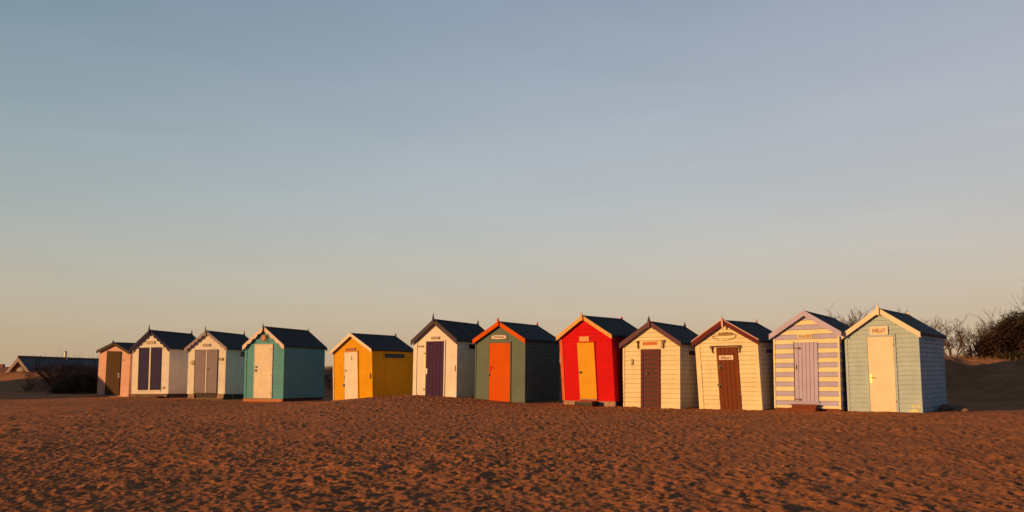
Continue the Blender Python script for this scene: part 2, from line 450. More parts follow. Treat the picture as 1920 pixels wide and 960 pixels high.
    def finial(s, mat, rear=None, up=.16, down=.16, w=.03, style='spire', pend=False, front=True):
        def one(y, mm, up, down):
            mb = MB(); z = s.hr+.02
            if style == 'spire':
                mb.box(-w, w, y-.02, y+.02, z-down, z+.01)
                n = 8; prof = [(w*1.5, .01), (w*1.15, .035), (w*.85, .06), (w*.62, .6*up), (.004, up)]
                vs = []
                for r, q in prof: vs += [(r*math.cos(2*math.pi*k/n), y+r*math.sin(2*math.pi*k/n), z+q) for k in range(n)]
                fs = [(i*n+k, i*n+(k+1) % n, (i+1)*n+(k+1) % n, (i+1)*n+k) for i in range(len(prof)-1) for k in range(n)]
                fs += [tuple(range(n-1, -1, -1)), tuple(range(4*n, 5*n))]
                mb.add(vs, fs)
                if pend: mb.prism([(-.012, z-down-.07), (.012, z-down-.07), (w, z-down), (-w, z-down)], y-.018, y+.018)
            else:
                mb.prism([(-w, z-down), (w, z-down), (w, z+up*.55), (w*.2, z+up), (-w*.6, z+up*.5), (-w, z+up*.35)], y-.02, y+.02)
            mb.build('finial', mm, s.root)
        if front: one(-FO-.05, mat, up, down)
        if rear: one(s.D+BO+.045, rear, up*.9, down*.5)

    def corner_posts(s, mat, wl=.05, wr=.05, c0=-.1, t=.024):
        for sg, w in ((-1, wl), (1, wr)):
            if not w: continue
            mb = MB(); top = s.hw-.01
            a0, a1 = sorted((s.h*sg+.014*sg, (s.h-w)*sg))
            ta = [s.apex-.012-s.slope*min(abs(a0), s.h), s.apex-.012-s.slope*min(abs(a1), s.h)]
            mb.prism([(a0, c0), (a1, c0), (a1, ta[1]), (a0, ta[0])], -t, -.0125)
            mb.build('corner_post', mat, s.root)

    def base(s, mat, c1, front=None, c0=-.45, inset=.03):
        mb = MB(); mb.box(-s.h+inset, s.h-inset, .05, s.D-.05, c0, c1-.003)
        mb.build('floor_frame', mat, s.root)
        if front:
            mb = MB(); mb.box(-s.h+.01, s.h-.01, .0, .045, c1-.11, c1-.002); mb.build('base_board', front, s.root)

    def door(s, mat, a0, a1, c0, c1, planks=0, groove=None, frame=None, fw=.04, y=-.03, sill=None, ft=.034, name='door', louvres=0, frame_mat=None):
        mb = MB()
        if planks:
            w = (a1-a0)/planks
            for k in range(planks):
                x0, x1 = a0+k*w, a0+(k+1)*w
                g = .006
                mb.prism([(x0+(g if k else 0), c0), (x1-(g if k < planks-1 else 0), c0), (x1-(g if k < planks-1 else 0), c1), (x0+(g if k else 0), c1)], y, y+.012)
            mb.box(a0, a1, y+.012, -.001, c0, c1, 1 if groove else 0)
            d = mb.build(name, [mat, groove or mat], s.root)
        elif louvres:
            f = .075; y = -.048
            mb.box(a0, a0+f, y, -.001, c0, c1); mb.box(a1-f, a1, y, -.001, c0, c1)
            mb.box(a0+f, a1-f, y, -.001, c1-f, c1)
            n = louvres; hh = (c1-f-c0)/n
            for k in range(n):
                z = c0+k*hh
                mb.add([(a0+f, y+.004, z+.046), (a1-f, y+.004, z+.046), (a1-f, y+.020, z+hh), (a0+f, y+.020, z+hh),
                        (a0+f, -.001, z+.046), (a1-f, -.001, z+.046), (a1-f, -.001, z+hh), (a0+f, -.001, z+hh)],
                       [(0,1,2,3), (1,0,4,5), (2,1,5,6), (3,2,6,7), (0,3,7,4)])
            mb.box(a0+f, a1-f, -.024, -.022, c0, c1-f, 1)
            d = mb.build(name, [mat, groove or mat], s.root)
        else:
            mb.box(a0, a1, y, -.001, c0, c1); d = mb.build(name, mat, s.root)
        if frame:
            mb = MB(); g = .008; q = y-.004-(ft-.034)
            for (x0, x1, z0, z1) in ((a0-fw-g, a0-g, c0, c1+g+fw), (a1+g, a1+fw+g, c0, c1+g+fw), (a0-g, a1+g, c1+g, c1+g+fw)):
                mb.box(x0, x1, q, -.0015, z0, z1)
            mb.build('door_frame', frame, s.root)
        s.dy = y
        return d

    def handle(s, door, a, c, mat, lever=.11, plate=.16, side=1):
        mb = MB(); y = s.dy
        mb.box(a-.022, a+.022, y-.008, y-.0005, c-plate/2, c+plate/2)
        mb.tube([(a, y-.006, c+.02), (a, y-.05, c+.02), (a+lever*side, y-.05, c+.015)], [.012, .012, .010], 6)
        mb.build('handle', mat, door)
    def knob(s, door, a, c, mat, r=.03):
        mb = MB(); y = s.dy
        mb.disc(a, c, r*.8, y-.01, y-.0005, 12); mb.disc(a, c, r, y-.05, y-.012, 12)
        mb.build('handle', mat, door)
    def padlock(s, door, a, c, mat):
        mb = MB(); y = s.dy
        mb.box(a-.075, a+.06, y-.012, y-.0005, c+.01, c+.045); mb.box(a-.03, a+.02, y-.035, y-.013, c-.06, c+.008)
        mb.build('padlock', mat, door)
    def hinges(s, door, a, cs, mat, ln=.12, tee=False):
        for c in cs:
            mb = MB(); y = s.dy
            if tee: mb.prism([(a, c-.018), (a+ln, c-.007), (a+ln, c+.007), (a, c+.018)], y-.008, y-.0005)
            else: mb.box(a-ln/2, a+ln/2, y-.009, y-.0005, c-.02, c+.02)
            mb.build('hinge', mat, door)
    def sign(s, mat, a0, a1, c0, c1, name='name_sign', y=-.016, t=.018, oval=False):
        mb = MB()
        if oval:
            ac, cc, ra, rc = (a0+a1)/2, (c0+c1)/2, (a1-a0)/2, (c1-c0)/2
            pts = []
            for k in range(28):
                q = 2*math.pi*k/28; x, z = math.cos(q), math.sin(q)
                pts.append((ac+ra*math.copysign(abs(x)**.8, x), cc+rc*math.copysign(abs(z)**.55, z)))
            mb.prism(pts, y-t, y)
        else: mb.box(a0, a1, y-t, y, c0, c1)
        s.sy = y-t
        return mb.build(name, mat, s.root)
    def bracket_shelf(s, a0, a1, c, mat, bmat, drop=.2, door_top=None):
        mb = MB(); mb.box(a0, a1, -.09, -.013, c-.012, c+.012); sh = mb.build('door_hood', mat, s.root)
        for sg, a in ((-1, a0+.05), (1, a1-.05)):
            mb = MB()
            mb.box(a-.012, a+.012, -.03, -.013, c-drop, c-.013)
            mb.tube([(a, -.03, c-drop+.02), (a, -.05, c-drop+.03), (a, -.06, c-.09), (a, -.08, c-.02)], [.012]*4, 5)
            mb.disc(a+.02*sg, c-.05, .034, -.055, -.031, 10); mb.disc(a-.01*sg, c-drop, .02, -.05, -.031, 8)
            mb.build('bracket', bmat, sh)
    def side_window(s, y0, y1, c0, c1, fmat, gmat, fw=.03, sg=1):
        a = s.h*sg; mb = MB()
        p, q = sorted((a+.0125*sg, a+.028*sg))
        for (u0, u1, z0, z1) in ((y0-fw, y0, c0-fw, c1+fw), (y1, y1+fw, c0-fw, c1+fw), (y0, y1, c1, c1+fw), (y0, y1, c0-fw, c0)):
            mb.box(p, q, u0, u1, z0, z1)
        w = mb.build('side_window', fmat, s.root)
        mb = MB(); p, q = sorted((a+.0122*sg, a+.018*sg)); mb.box(p, q, y0, y1, c0, c1); mb.build('shutter', gmat, w)
    def world(s, a, b, c): return s.mt @ Vector((a, b, c))

white = paint('white_paint', (.78, .745, .70))
cream = paint('cream_paint', (.78, .70, .56))
P = {}
def col(name, c, **k):
    if name not in P: P[name] = paint(name, c, **k)
    return P[name]
smooth_board = dict(bh=.115, t=.003, gap=0.0)
weather = dict(bh=.125, t=.016, jitter=.3, gap=.006)

pkp = col('pinkish_white_paint', (.76, .62, .56))
# 1  pink hut, low roof
h = Hut(1, 'small salmon pink hut with a dull brown door and shallow roof, beside the dune')
pk = col('salmon_paint', (.74, .46, .37)); br = col('brown_grey_paint', (.085, .07, .06))
h.front_wall(pk, bh=.3, t=.004, c0=-.3, gap=.0014); h.front_wall(pk, bh=.3, t=.004, c0=-.3, gap=.0014, name='back_wall', back=True); h.side_walls(pk, bh=.3, t=.004, c0=-.3, gap=.0014)
h.roof(M['felt']); h.bargeboards(br, .14); h.finial(br, None, up=.08, down=.1, w=.028, style='cut')
h.corner_posts(pk, 0, .06, c0=-.2)
d = h.door(col('dull_brown_paint', (.095, .06, .03)), -.425, .383, .07, 2.148, frame=col('dark_brown_paint', (.06, .03, .02)), fw=.02)
h.handle(d, .335, 1.08, pkp, side=-1, lever=.05, plate=.12); h.padlock(d, .36, .95, M['plaque'])
mb = MB(); mb.box(.39, .62, -.022, -.005, 1.755, 1.785); mb.box(.39, .41, -.05, -.02, 1.755, 1.785); mb.build('door_hook', M['iron'], h.root)
mb = MB(); mb.box(-.9, .9, -.25, -.02, -.22, .04); mb.build('threshold', M['pale_wood'], h.root)

# 2  white hut, navy doors
h = Hut(2, 'white hut with two narrow navy doors and a navy scalloped gable')
nv = col('navy_paint', (.045, .038, .10), dirt=.15)
h.front_wall(white, **smooth_board, c0=.06); h.front_wall(white, **smooth_board, c0=.06, name='back_wall', back=True); h.side_walls(white, **smooth_board, c0=.06)
h.roof(M['felt']); h.bargeboards(nv, .17, scallop=6); h.finial(nv, nv, up=.24, down=.2, w=.03)
h.base(M['dark_wood'], .06)
for x in (-.98, .78):
    mb = MB(); mb.box(x, x+.2, 0, .045, -.5, .055); mb.build('footing', M['brown_wood'], h.root)
mb = MB(); mb.box(-.78, .78, 0.01, .04, -.02, .055); mb.build('base_board', M['brown_wood'], h.root)
for k, (a0, a1) in enumerate(((-.649, -.083), (.051, .586))):
    d = h.door(nv, a0, a1, .234, 2.15, frame=col('dark_brown_paint', None), fw=.016)
    if k: h.hinges(d, a1+.05, (2.13,), M['iron'], ln=.09)
mb = MB(); mb.box(-.07, .037, -.03, -.012, .2, 2.16); mb.build('door_post', white, h.root)
mb = MB(); mb.box(-.70, .64, -.05, -.012, .175, .215); mb.build('door_sill', white, h.root)
sg = h.sign(M['plaque'], -.269, .228, 2.333, 2.461); scribble(-.24, .10, 2.36, 2.43, h.sy, M['gilt'], sg, 5, 1); scribble(.12, .21, 2.36, 2.43, h.sy, M['gilt'], sg, 1, 4)
mb = MB(); mb.box(.68, .856, -.03, -.012, .283, .38); v = mb.build('air_vent', M['plaque'], h.root)
mb = MB(); mb.box(.72, .82, -.034, -.0305, .305, .36); mb.build('grille', M['gilt'], v)

# 3  white hut, grey doors
h = Hut(3, 'white hut with two pale grey doors and a round anchor plaque on its wall')
gd = col('mushroom_paint', (.27, .23, .27)); bg3 = col('lilac_grey_paint', (.34, .28, .32))
h.front_wall(white, **smooth_board, c0=.075); h.front_wall(white, **smooth_board, c0=.075, name='back_wall', back=True); h.side_walls(white, **smooth_board, c0=.075)
h.roof(M['felt']); h.bargeboards(bg3, .15, scallop=6, rear=bg3); h.finial(bg3, nv, up=.2, down=.26, w=.026)
h.base(M['dark_wood'], .075)
mb = MB(); mb.box(-.93, .93, -.05, .04, -.22, -.10); mb.build('base_board', M['brown_wood'], h.root)
for x0, x1, z0, z1 in ((-.9, -.7, -.5, -.103), (.7, .9, -.5, -.103), (-.93, -.60, -.098, .07), (.60, .93, -.098, .07)):
    mb = MB(); mb.box(x0, x1, -.01, .04, z0, z1); mb.build('footing', M['pale_wood'], h.root)
for k, (a0, a1) in enumerate(((-.595, -.057), (.044, .571))):
    d = h.door(gd, a0, a1, .137, 1.972, frame=col('dark_brown_paint', None), fw=.012)
    if k: h.handle(d, a0+.05, 1.13, M['iron'], lever=.07)
mb = MB(); mb.box(-.044, .03, -.03, -.012, .13, 1.98); mb.build('door_post', white, h.root)
mb = MB(); mb.box(-.62, .60, -.035, -.005, .04, .13); mb.build('door_sill', M['dark_wood'], h.root)
sg = h.sign(M['plaque'], -.22, .169, 2.132, 2.244); scribble(-.19, .14, 2.16, 2.215, h.sy, M['gilt'], sg, 7, 2)
sg = h.sign(M['plaque'], .65, .867, 1.511, 1.628, name='wall_plaque'); scribble(.67, .84, 1.54, 1.60, h.sy, M['gilt'], sg, 4, 3)
mb = MB(); mb.disc(-.731, 1.436, .105, -.03, -.008); dc = mb.build('round_plaque', M['plaque'], h.root)
mb = MB(); mb.disc(-.731, 1.436, .08, -.033, -.0305); mb.build('plaque_face', M['gilt'], dc)
mb = MB()
mb.box(-.738, -.724, -.037, -.0335, 1.385, 1.495); mb.box(-.765, -.697, -.0372, -.0337, 1.462, 1.474)
mb.tube([(-.785, -.035, 1.41), (-.76, -.035, 1.385), (-.731, -.035, 1.376), (-.702, -.035, 1.385), (-.677, -.035, 1.41)], [.006]*5, 5)
mb.build('anchor_emblem', M['ink'], dc)
h.side_window(1.0, 1.35, 1.76, 1.90, M['dark_wood'], M['glass'])
mb = MB(); mb.box(h.h-.06, h.h-.01, .5, .55, -.5, .07); mb.build('support_post', M['pale_wood'], h.root)

# 4  teal hut
h = Hut(4, 'turquoise hut with a tall cream door and pinkish scalloped gable boards')
tl = col('turquoise_paint', (.115, .345, .41), dirt=.1); pkw = pkp
h.front_wall(tl, bh=.16, t=.010, c0=.05, jitter=.4, gap=.003); h.front_wall(tl, bh=.16, t=.01, c0=.05, name='back_wall', back=True); h.side_walls(tl, bh=.16, t=.006, c0=.07, gap=.003)
h.roof(M['felt']); h.bargeboards(pkw, .17, scallop=4, rear=bg3); h.finial(M['iron'], bg3, up=.14, down=.18, w=.016)
h.base(M['dark_wood'], .06); h.corner_posts(tl, .09, .05, c0=.05)
mb = MB(); mb.box(-.99, .99, -.06, .03, -.12, .045); mb.build('base_board', col('terracotta_paint', (.5, .2, .11)), h.root)
d = h.door(cream, -.467, .397, .07, 2.232, frame=pkw, fw=.03)
h.hinges(d, .38, (1.0, .25, 2.05), M['iron'], ln=.03)
h.knob(d, -.386, 1.34, M['iron'], .035); h.padlock(d, -.40, 1.2, M['iron'])
mb = MB(); mb.disc(-.043, 2.52, .125, -.045, -.014, 20); dc = mb.build('round_plaque', col('terracotta_paint', None), h.root)
mb = MB(); mb.disc(-.043, 2.52, .08, -.052, -.0455, 16); mb.build('plaque_face', col('coral_paint', (.62, .3, .2)), dc)
mb = MB(); mb.box(.142, .158, -.03, -.013, 2.33, 2.64); mb.build('hook', M['iron'], h.root)
mb = MB(); mb.box(.885, .91, -.03, -.013, 1.98, 2.06); mb.build('latch', M['iron'], h.root)

# 5  yellow hut
h = Hut(5, 'mustard yellow hut with a white door and a long slit window')
yl = col('mustard_paint', (.70, .36, .015), dirt=.2)
h.front_wall(yl, bh=.12, t=.006, c0=-.3, gap=.0014); h.front_wall(yl, bh=.12, t=.006, c0=-.3, gap=.0014, name='back_wall', back=True); h.side_walls(yl, bh=.12, t=.007, c0=-.3, gap=.0014)
h.roof(M['felt']); h.bargeboards(cream, .13, rear=cream); h.finial(cream, M['plaque'], up=.12, down=.05, w=.03, front=False)
h.corner_posts(cream, .03, 0, c0=-.2)
d = h.door(col('white_paint_worn', (.80, .74, .66), dirt=.35), -.385, .262, -.1, 1.878, frame=yl, fw=.03)
h.knob(d, -.30, 1.18, M['iron'], .02); h.padlock(d, -.41, .63, M['iron'])
mb = MB(); mb.box(-.395, -.372, h.dy-.01, h.dy-.0005, .85, 1.0); mb.build('keyplate', M['iron'], d)
lettering('1', -.01, 1.64, .15, h.dy, M['ink'], d, width=.035)
sg = h.sign(col('terracotta_paint', None), -.313, .167, 1.92, 2.035); scribble(-.29, .145, 1.945, 2.01, h.sy, M['brownink'], sg, 9, 5)
h.side_window(.69, 1.91, 1.63, 1.80, yl, M['glass'], fw=.04)
mb = MB(); mb.box(.86, .9, -.03, -.0125, .85, 1.05); mb.build('latch', M['brown_wood'], h.root)

# 6  white hut on the mound
h = Hut(6, 'white hut with one dark purple door and a charcoal gable, standing on the sand mound')
dg = col('charcoal_paint', (.085, .065, .085)); dp = col('aubergine_paint', (.062, .03, .085), dirt=.15)
white6 = paint('white_paint_grey', (.77, .73, .68))
h.front_wall(white6, bh=.14, t=.005, c0=-.3, gap=.0014); h.front_wall(white6, bh=.14, t=.005, c0=-.3, gap=.0014, name='back_wall', back=True); h.side_walls(white6, bh=.14, t=.006, c0=-.3, gap=.0014)
h.roof(M['felt'], 2, M['felt_grey']); h.bargeboards(dg, .18, rear=dg); h.finial(dg, dg, up=.2, down=.12, w=.032)
h.corner_posts(white6, .15, .03, c0=-.2)
d = h.door(dp, -.386, .407, -.2, 1.926, planks=5, groove=dg, frame=white6, fw=.045)
h.hinges(d, -.43, (1.5, .225), M['iron'], ln=.13)
h.handle(d, -.348, .87, M['whitem'], lever=.09, plate=.2)
sg = h.sign(M['plaque'], -.183, .196, 2.0, 2.09); scribble(-.16, .17, 2.022, 2.068, h.sy, M['gilt'], sg, 8, 6)
sg = h.sign(M['plaque'], -.764, -.516, 1.728, 1.789, name='wall_plaque'); scribble(-.74, -.54, 1.742, 1.775, h.sy, M['gilt'], sg, 6, 7)
h.side_window(.664, 1.5, 1.68, 1.85, white6, M['glass'])
mb = MB(); mb.box(.90, .93, -.035, -.0245, .87, 1.07); mb.build('latch', M['brown_wood'], h.root)

# 7  dark green hut, orange door
h = Hut(7, 'dark green hut with a bright orange door and orange gable boards')
gn = col('bottle_green_paint', (.135, .185, .165), dirt=.15); og = col('orange_paint', (.62, .105, .008), dirt=.05)
h.front_wall(gn, bh=.125, t=.009, c0=-.3, jitter=.4, gap=.003); h.front_wall(gn, bh=.125, t=.009, c0=-.3, name='back_wall', back=True); h.side_walls(gn, bh=.125, t=.010, c0=-.35)
h.roof(M['felt']); h.bargeboards(og, .155, rear=col('green_trim_paint', (.14, .16, .10))); h.finial(og, og, up=.13, down=.16, w=.03)
h.corner_posts(gn, .02, .04, c0=-.2)
d = h.door(og, -.41, .405, -.08, 1.912, frame=gn, fw=.03)
h.hinges(d, .40, (1.86, 1.5, .2), M['iron'], ln=.03)
h.handle(d, -.345, 1.06, col('red_paint', (.60, .010, .014), dirt=.08), lever=.11, plate=.17); h.padlock(d, -.41, .86, M['iron'])
sg = h.sign(pkw, -.328, .269, 2.04, 2.172, oval=True); lettering('EDWARD', -.03, 2.106, .062, h.sy, M['ink'], sg, width=.40, bold=.012)

# 8  red hut
h = Hut(8, 'red hut leaning to one side with a yellow door and yellow gable boards')
rd = col('red_paint', None); am = col('amber_paint', (.70, .36, .03), dirt=.08); bf = col('buff_paint', (.72, .40, .15))
h.front_wall(rd, **weather, c0=.03); h.front_wall(rd, **weather, c0=.03, name='back_wall', back=True); h.side_walls(rd, left=col('bounce_cut_brown', (.075, .04, .028)), bh=.125, t=.014, c0=.02)  # unseen left wall darkened to keep red bounce off the green hut
h.roof(M['felt']); h.bargeboards(bf, .135, rear=M['felt']); h.finial(bf, rd, up=.07, down=.17, w=.03, style='cut')
h.corner_posts(col('vermilion_paint', (.68, .13, .05)), .09, 0, c0=.03)
h.base(M['dark_wood'], .03)
mb = MB(); mb.box(-.92, -.30, -.0, .045, -.35, .027); mb.build('base_board', M['pale_wood'], h.root)
mb = MB(); mb.box(.33, .92, -.0, .045, -.35, .027); mb.build('base_board', M['pale_wood'], h.root)
d = h.door(am, -.288, .310, .095, 1.852, frame=rd, fw=.02)
mb = MB(); mb.box(-.30, .32, -.06, -.0165, .05, .093); mb.build('door_sill', M['pale_wood'], h.root)
h.knob(d, -.221, .92, M['iron'], .036)
mb = MB(); mb.box(-.02, .015, h.dy-.006, h.dy-.0005, 1.84, 1.85); mb.build('latch', M['iron'], d)
sg = h.sign(bf, -.194, .155, 1.888, 2.044)
mb = MB(); mb.box(-.055, -.03, h.sy-.004, h.sy, 2.0, 2.02); mb.build('screw', M['brownink'], sg)

# 9  cream hut with shutter door
h = Hut(9, 'cream hut with a purple brown slatted door and red letters above it')
cw = col('cream_wall_paint', (.78, .69, .47), dirt=.2); pb = col('plum_paint', (.14, .07, .095)); pr = col('plum_door_paint', (.13, .046, .05))
h.front_wall(cw, bh=.14, t=.012, c0=-.25, jitter=.3); h.front_wall(cw, bh=.14, t=.012, c0=-.25, name='back_wall', back=True)
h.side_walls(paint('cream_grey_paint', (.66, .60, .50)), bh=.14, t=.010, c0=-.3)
h.roof(M['felt']); h.bargeboards(pb, .155, rear=pb); h.finial(pb, pb, up=.15, down=.17, w=.036, pend=True)
h.corner_posts(cw, .045, .04, c0=-.2)
d = h.door(pr, -.325, .304, -.1, 1.742, louvres=13, groove=M['dark_wood'])
mb = MB(); mb.box(-.14, -.09, h.dy-.03, h.dy+.003, .98, 1.03); mb.build('handle', M['iron'], d)
h.bracket_shelf(-.478, .46, 2.012, cw, col('bronze_paint', (.3, .19, .08)), drop=.24)
sg = h.sign(cw, -.334, .338, 1.765, 1.998, y=-.013, t=.012); 
mb = MB(); mb.box(-.27, .225, h.sy-.008, h.sy-.0005, 1.858, 1.972); np_ = mb.build('name_panel', col('tangerine_paint', (.72, .29, .09), dirt=.1), sg)
lettering('EASTVIEW', -.022, 1.915, .08, h.sy-.008, M['redink'], np_, width=.43, bold=.015)
mb = MB(); mb.box(-.66, -.59, -.035, -.014, 1.27, 1.445); nb = mb.build('wall_lantern', M['plaque'], h.root)
mb = MB(); mb.box(-.645, -.605, -.039, -.0355, 1.30, 1.42); mb.build('pane', M['gilt'], nb)
h.side_window(.58, 1.17, 1.57, 1.715, cw, M['dark_wood'])

# 10  leaning cream hut, brown plank door
h = Hut(10, 'leaning cream hut with a brown plank door bearing a small white name board')
ce = col('cream_wall_paint', None); bd = col('red_brown_paint', (.17, .05, .022), dirt=.35); bb = col('oxblood_paint', (.13, .03, .035)); pt = col('pink_trim_paint', (.66, .40, .36))
h.front_wall(ce, bh=.125, t=.014, c0=-.25, jitter=.6); h.front_wall(ce, bh=.125, t=.014, c0=-.25, name='back_wall', back=True)
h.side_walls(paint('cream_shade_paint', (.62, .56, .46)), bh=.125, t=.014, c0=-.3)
h.roof(M['felt']); h.bargeboards(bb, .14, edge=pt, rear=pt); h.finial(pt, pt, up=.11, down=.19, w=.026, pend=True)
h.corner_posts(ce, .13, .08, c0=-.2)
d = h.door(bd, -.291, .344, -.1, 1.752, planks=5, groove=M['dark_wood'], frame=None)
mb = MB(); mb.box(-.291, .344, h.dy-.018, h.dy-.0005, .28, .35); mb.build('ledge', bd, d)
mb = MB(); mb.box(.20, .33, h.dy-.012, h.dy-.0005, 1.6, 1.74); mb.build('patch', bd, d)
h.padlock(d, -.26, .66, M['iron']); h.padlock(d, -.2, 1.2, M['iron'])
h.bracket_shelf(-.463, .449, 1.79, bb, col('bronze_paint', None), drop=.18)
mb = MB(); mb.box(-.215, .211, h.dy-.02, h.dy-.0005, 1.395, 1.522); sg = mb.build('name_sign', pkw, d)
lettering('Albert', -.01, 1.458, .085, h.dy-.02, M['ink'], sg, width=.31, bold=.008)
cur = []
for k in range(25):
    q = k/24; cur.append((-.36+.66*q, 2.085+.02*q))
mb = MB(); mb.tube([(a, -.028, c) for a, c in cur], [.010]*25, 5)
pts = [(-.36, 2.085), (-.385, 2.045), (-.34, 2.01), (-.26, 2.02)]
mb.tube([(a, -.028, c) for a, c in pts], [.010]*4, 5)
pts = [(.30, 2.105), (.33, 2.075), (.30, 2.03), (.18, 1.98), (.04, 1.955), (-.10, 1.955)]
mb.tube([(a, -.028, c) for a, c in pts], [.009]*6, 5)
mb.disc(-.22, 1.965, .018, -.035, -.014, 8)
rn = mb.build('name_scroll', col('bronze_paint', None), h.root)
scribble(-.2, .24, 2.11, 2.185, -.022, col('bronze_paint', None), rn, 9, 8)
h.side_window(.546, 1.07, 1.565, 1.685, ce, M['dark_wood'])

# 11  striped hut
h = Hut(11, 'striped hut of lilac and cream boards with a lilac plank door')
li = col('lilac_paint', (.43, .42, .68), dirt=.1); cs = col('stripe_cream_paint', (.80, .71, .47), dirt=.15); lt = col('lilac_trim_paint', (.46, .43, .68), dirt=.1)
h.front_wall([cs, li], bh=.1287, t=.014, c0=.03, start=.03+.075, pat=(1, 0), jitter=.3)
h.front_wall([cs, li], bh=.1287, t=.014, c0=.03, start=.105, pat=(1, 0), name='back_wall', back=True)
h.side_walls([cs, li], bh=.1287, t=.014, c0=.0, start=.105, pat=(1, 0))
h.roof(M['felt']); h.bargeboards(lt, .155, rear=lt)
h.corner_posts(cs, .03, .03, c0=.03)
h.base(M['dark_wood'], .03, col('rust_brown_paint', (.2, .06, .035)))
d = h.door(lt, -.299, .318, .215, 1.822, planks=6, groove=col('violet_shadow_paint', (.2, .16, .24)), y=-.034)
mb = MB(); mb.box(-.325, -.303, -.03, -.015, .215, 1.84); mb.build('door_jamb', M['dark_wood'], h.root)
mb = MB(); mb.box(-.33, .34, -.06, -.016, .18, .212); mb.build('door_sill', lt, h.root)
for c in (1.67, .275):
    h.hinges(d, -.29, (c,), M['brown_wood'], ln=.15, tee=True)
    mb = MB(); mb.prism([(-.20, c-.035), (-.13, c-.035), (-.15, c+.02), (-.18, c+.02)], h.dy-.03, h.dy-.009); mb.build('padlock', M['iron'], d)
mb = MB(); mb.box(-.262, -.242, h.dy-.02, h.dy-.0005, 1.09, 1.2); mb.build('handle', M['iron'], d)
sg = h.sign(cs, -.21, .19, 1.937, 2.045, y=-.014, t=.010); lettering('INGLESIDE', -.007, 1.992, .078, h.sy, M['brownink'], sg, width=.35, bold=.02)

# 12  pale blue hut
h = Hut(12, 'pale blue hut with a plain cream door and cream gable, nearest to the bare shrubs')
lb = col('pale_blue_paint', (.41, .535, .61), dirt=.2); ct = col('ivory_paint', (.80, .70, .55), dirt=.12)
h.front_wall(lb, bh=.118, t=.020, c0=-.1, jitter=.2, gap=.005); h.front_wall(lb, bh=.118, t=.016, c0=-.1, name='back_wall', back=True); h.side_walls(lb, bh=.118, t=.018, c0=-.3)
h.roof(M['felt_grey']); h.bargeboards(ct, .14, rear=lb); h.finial(ct, ct, up=.07, down=.19, w=.03, style='cut')
h.corner_posts(lb, .05, .045, c0=-.1)
d = h.door(ct, -.321, .300, .02, 1.942, frame=lb, fw=.045)
h.hinges(d, .305, (1.72, .28), M['plaque'], ln=.03)
h.handle(d, -.270, .87, M['brass'], lever=.09, plate=.22)
sg = h.sign(ct, -.239, .191, 1.997, 2.21, t=.035); lettering('SHELLEY', -.025, 2.105, .105, h.sy, M['brownink'], sg, width=.34, bold=.02, shear=.2)
mb = MB()
rng = random.Random(5)
mb.box(.60, .80, -.021, -.0165, .035, .075)
for k in range(14):
    a = .66+rng.random()*.18; c = .09+rng.random()*.12; q = rng.uniform(.008, .02)
    mb.disc(a, c, q, -.0225, -.0165, 6)
mb.build('paint_splash', plain('yellow_paint', (.80, .66, .08), .5), h.root)
h.side_window(.72, 1.75, 1.84, 1.925, lb, col('blue_shutter_paint', (.22, .36, .45)), fw=.02)
H12 = h

def rack(o, k):
    if o.type == 'MESH':
        for v in o.data.vertices: v.co.x -= k*v.co.z
    for c in o.children: rack(c, k)
for root in [o for o in COL.objects if o.name.startswith('beach_hut')]:
    k = RACK.get([i for i in FIT if (hut_matrix(i).translation-root.matrix_world.translation).length < .01][0])
    if k: rack(root, k)

# ------------------------------------------------------------------ steps in front of doors
def step(i, a0, a1, y0, y1, c1, label, mats, treads=1):
    mt = hut_matrix(i); p = mt @ Vector(((a0+a1)/2, (y0+y1)/2, 0)); g = ground(p.x, p.y)
    m2 = Matrix.Translation((p.x, p.y, g)) @ Matrix.Rotation(-FIT[i][3], 4, 'Z')
    top = (mt @ Vector(((a0+a1)/2, y0, c1))).z - g
    e = empty('wooden_step', m2); tag(e, label, 'step', 'wooden steps below the hut doors')
    w, d = (a1-a0)/2, (y1-y0)/2
    for k in range(treads):
        t = MB(); z = top*(treads-k)/treads
        f0 = -d + 2*d*(treads-1-k)/treads*-1 if False else -d+ (2*d/treads)*(k if False else (treads-1-(treads-1-k)) )
        f0 = d-(2*d/treads)*(k+1)
        t.box(-w, w, f0-.01, f0+2*d/treads, z-.03, z); t.build('tread', mats[0], e)
    for sg in (-1, 1):
        t = MB(); t.box(min(sg*w, sg*(w-.03)), max(sg*w, sg*(w-.03)), -d, d, -.2, top-.033 if treads == 1 else top/2-.033); t.build('side_panel', mats[1], e)
    t = MB(); t.box(-w+.031, w-.031, -d+.01, -d+.035, -.2, (top if treads == 1 else top/2)-.033); t.build('riser', mats[1], e)
    if treads > 1:
        t = MB(); t.box(-w+.031, w-.031, .0, .025, top/2, top-.033); t.build('riser', mats[1], e)
rb = col('rust_brown_paint', None)
step(11, -.37, .34, -.36, -.03, .135, 'rust brown wooden step below the lilac plank door', (rb, rb), 2)
step(8, -.30, .32, -.36, -.07, .03, 'dark wooden step below the yellow door of the red hut', (M['brown_wood'], M['dark_wood']))
step(2, -.78, .72, -.32, -.02, -.05, 'long low dark step below the twin navy doors', (M['brown_wood'], M['dark_wood']))

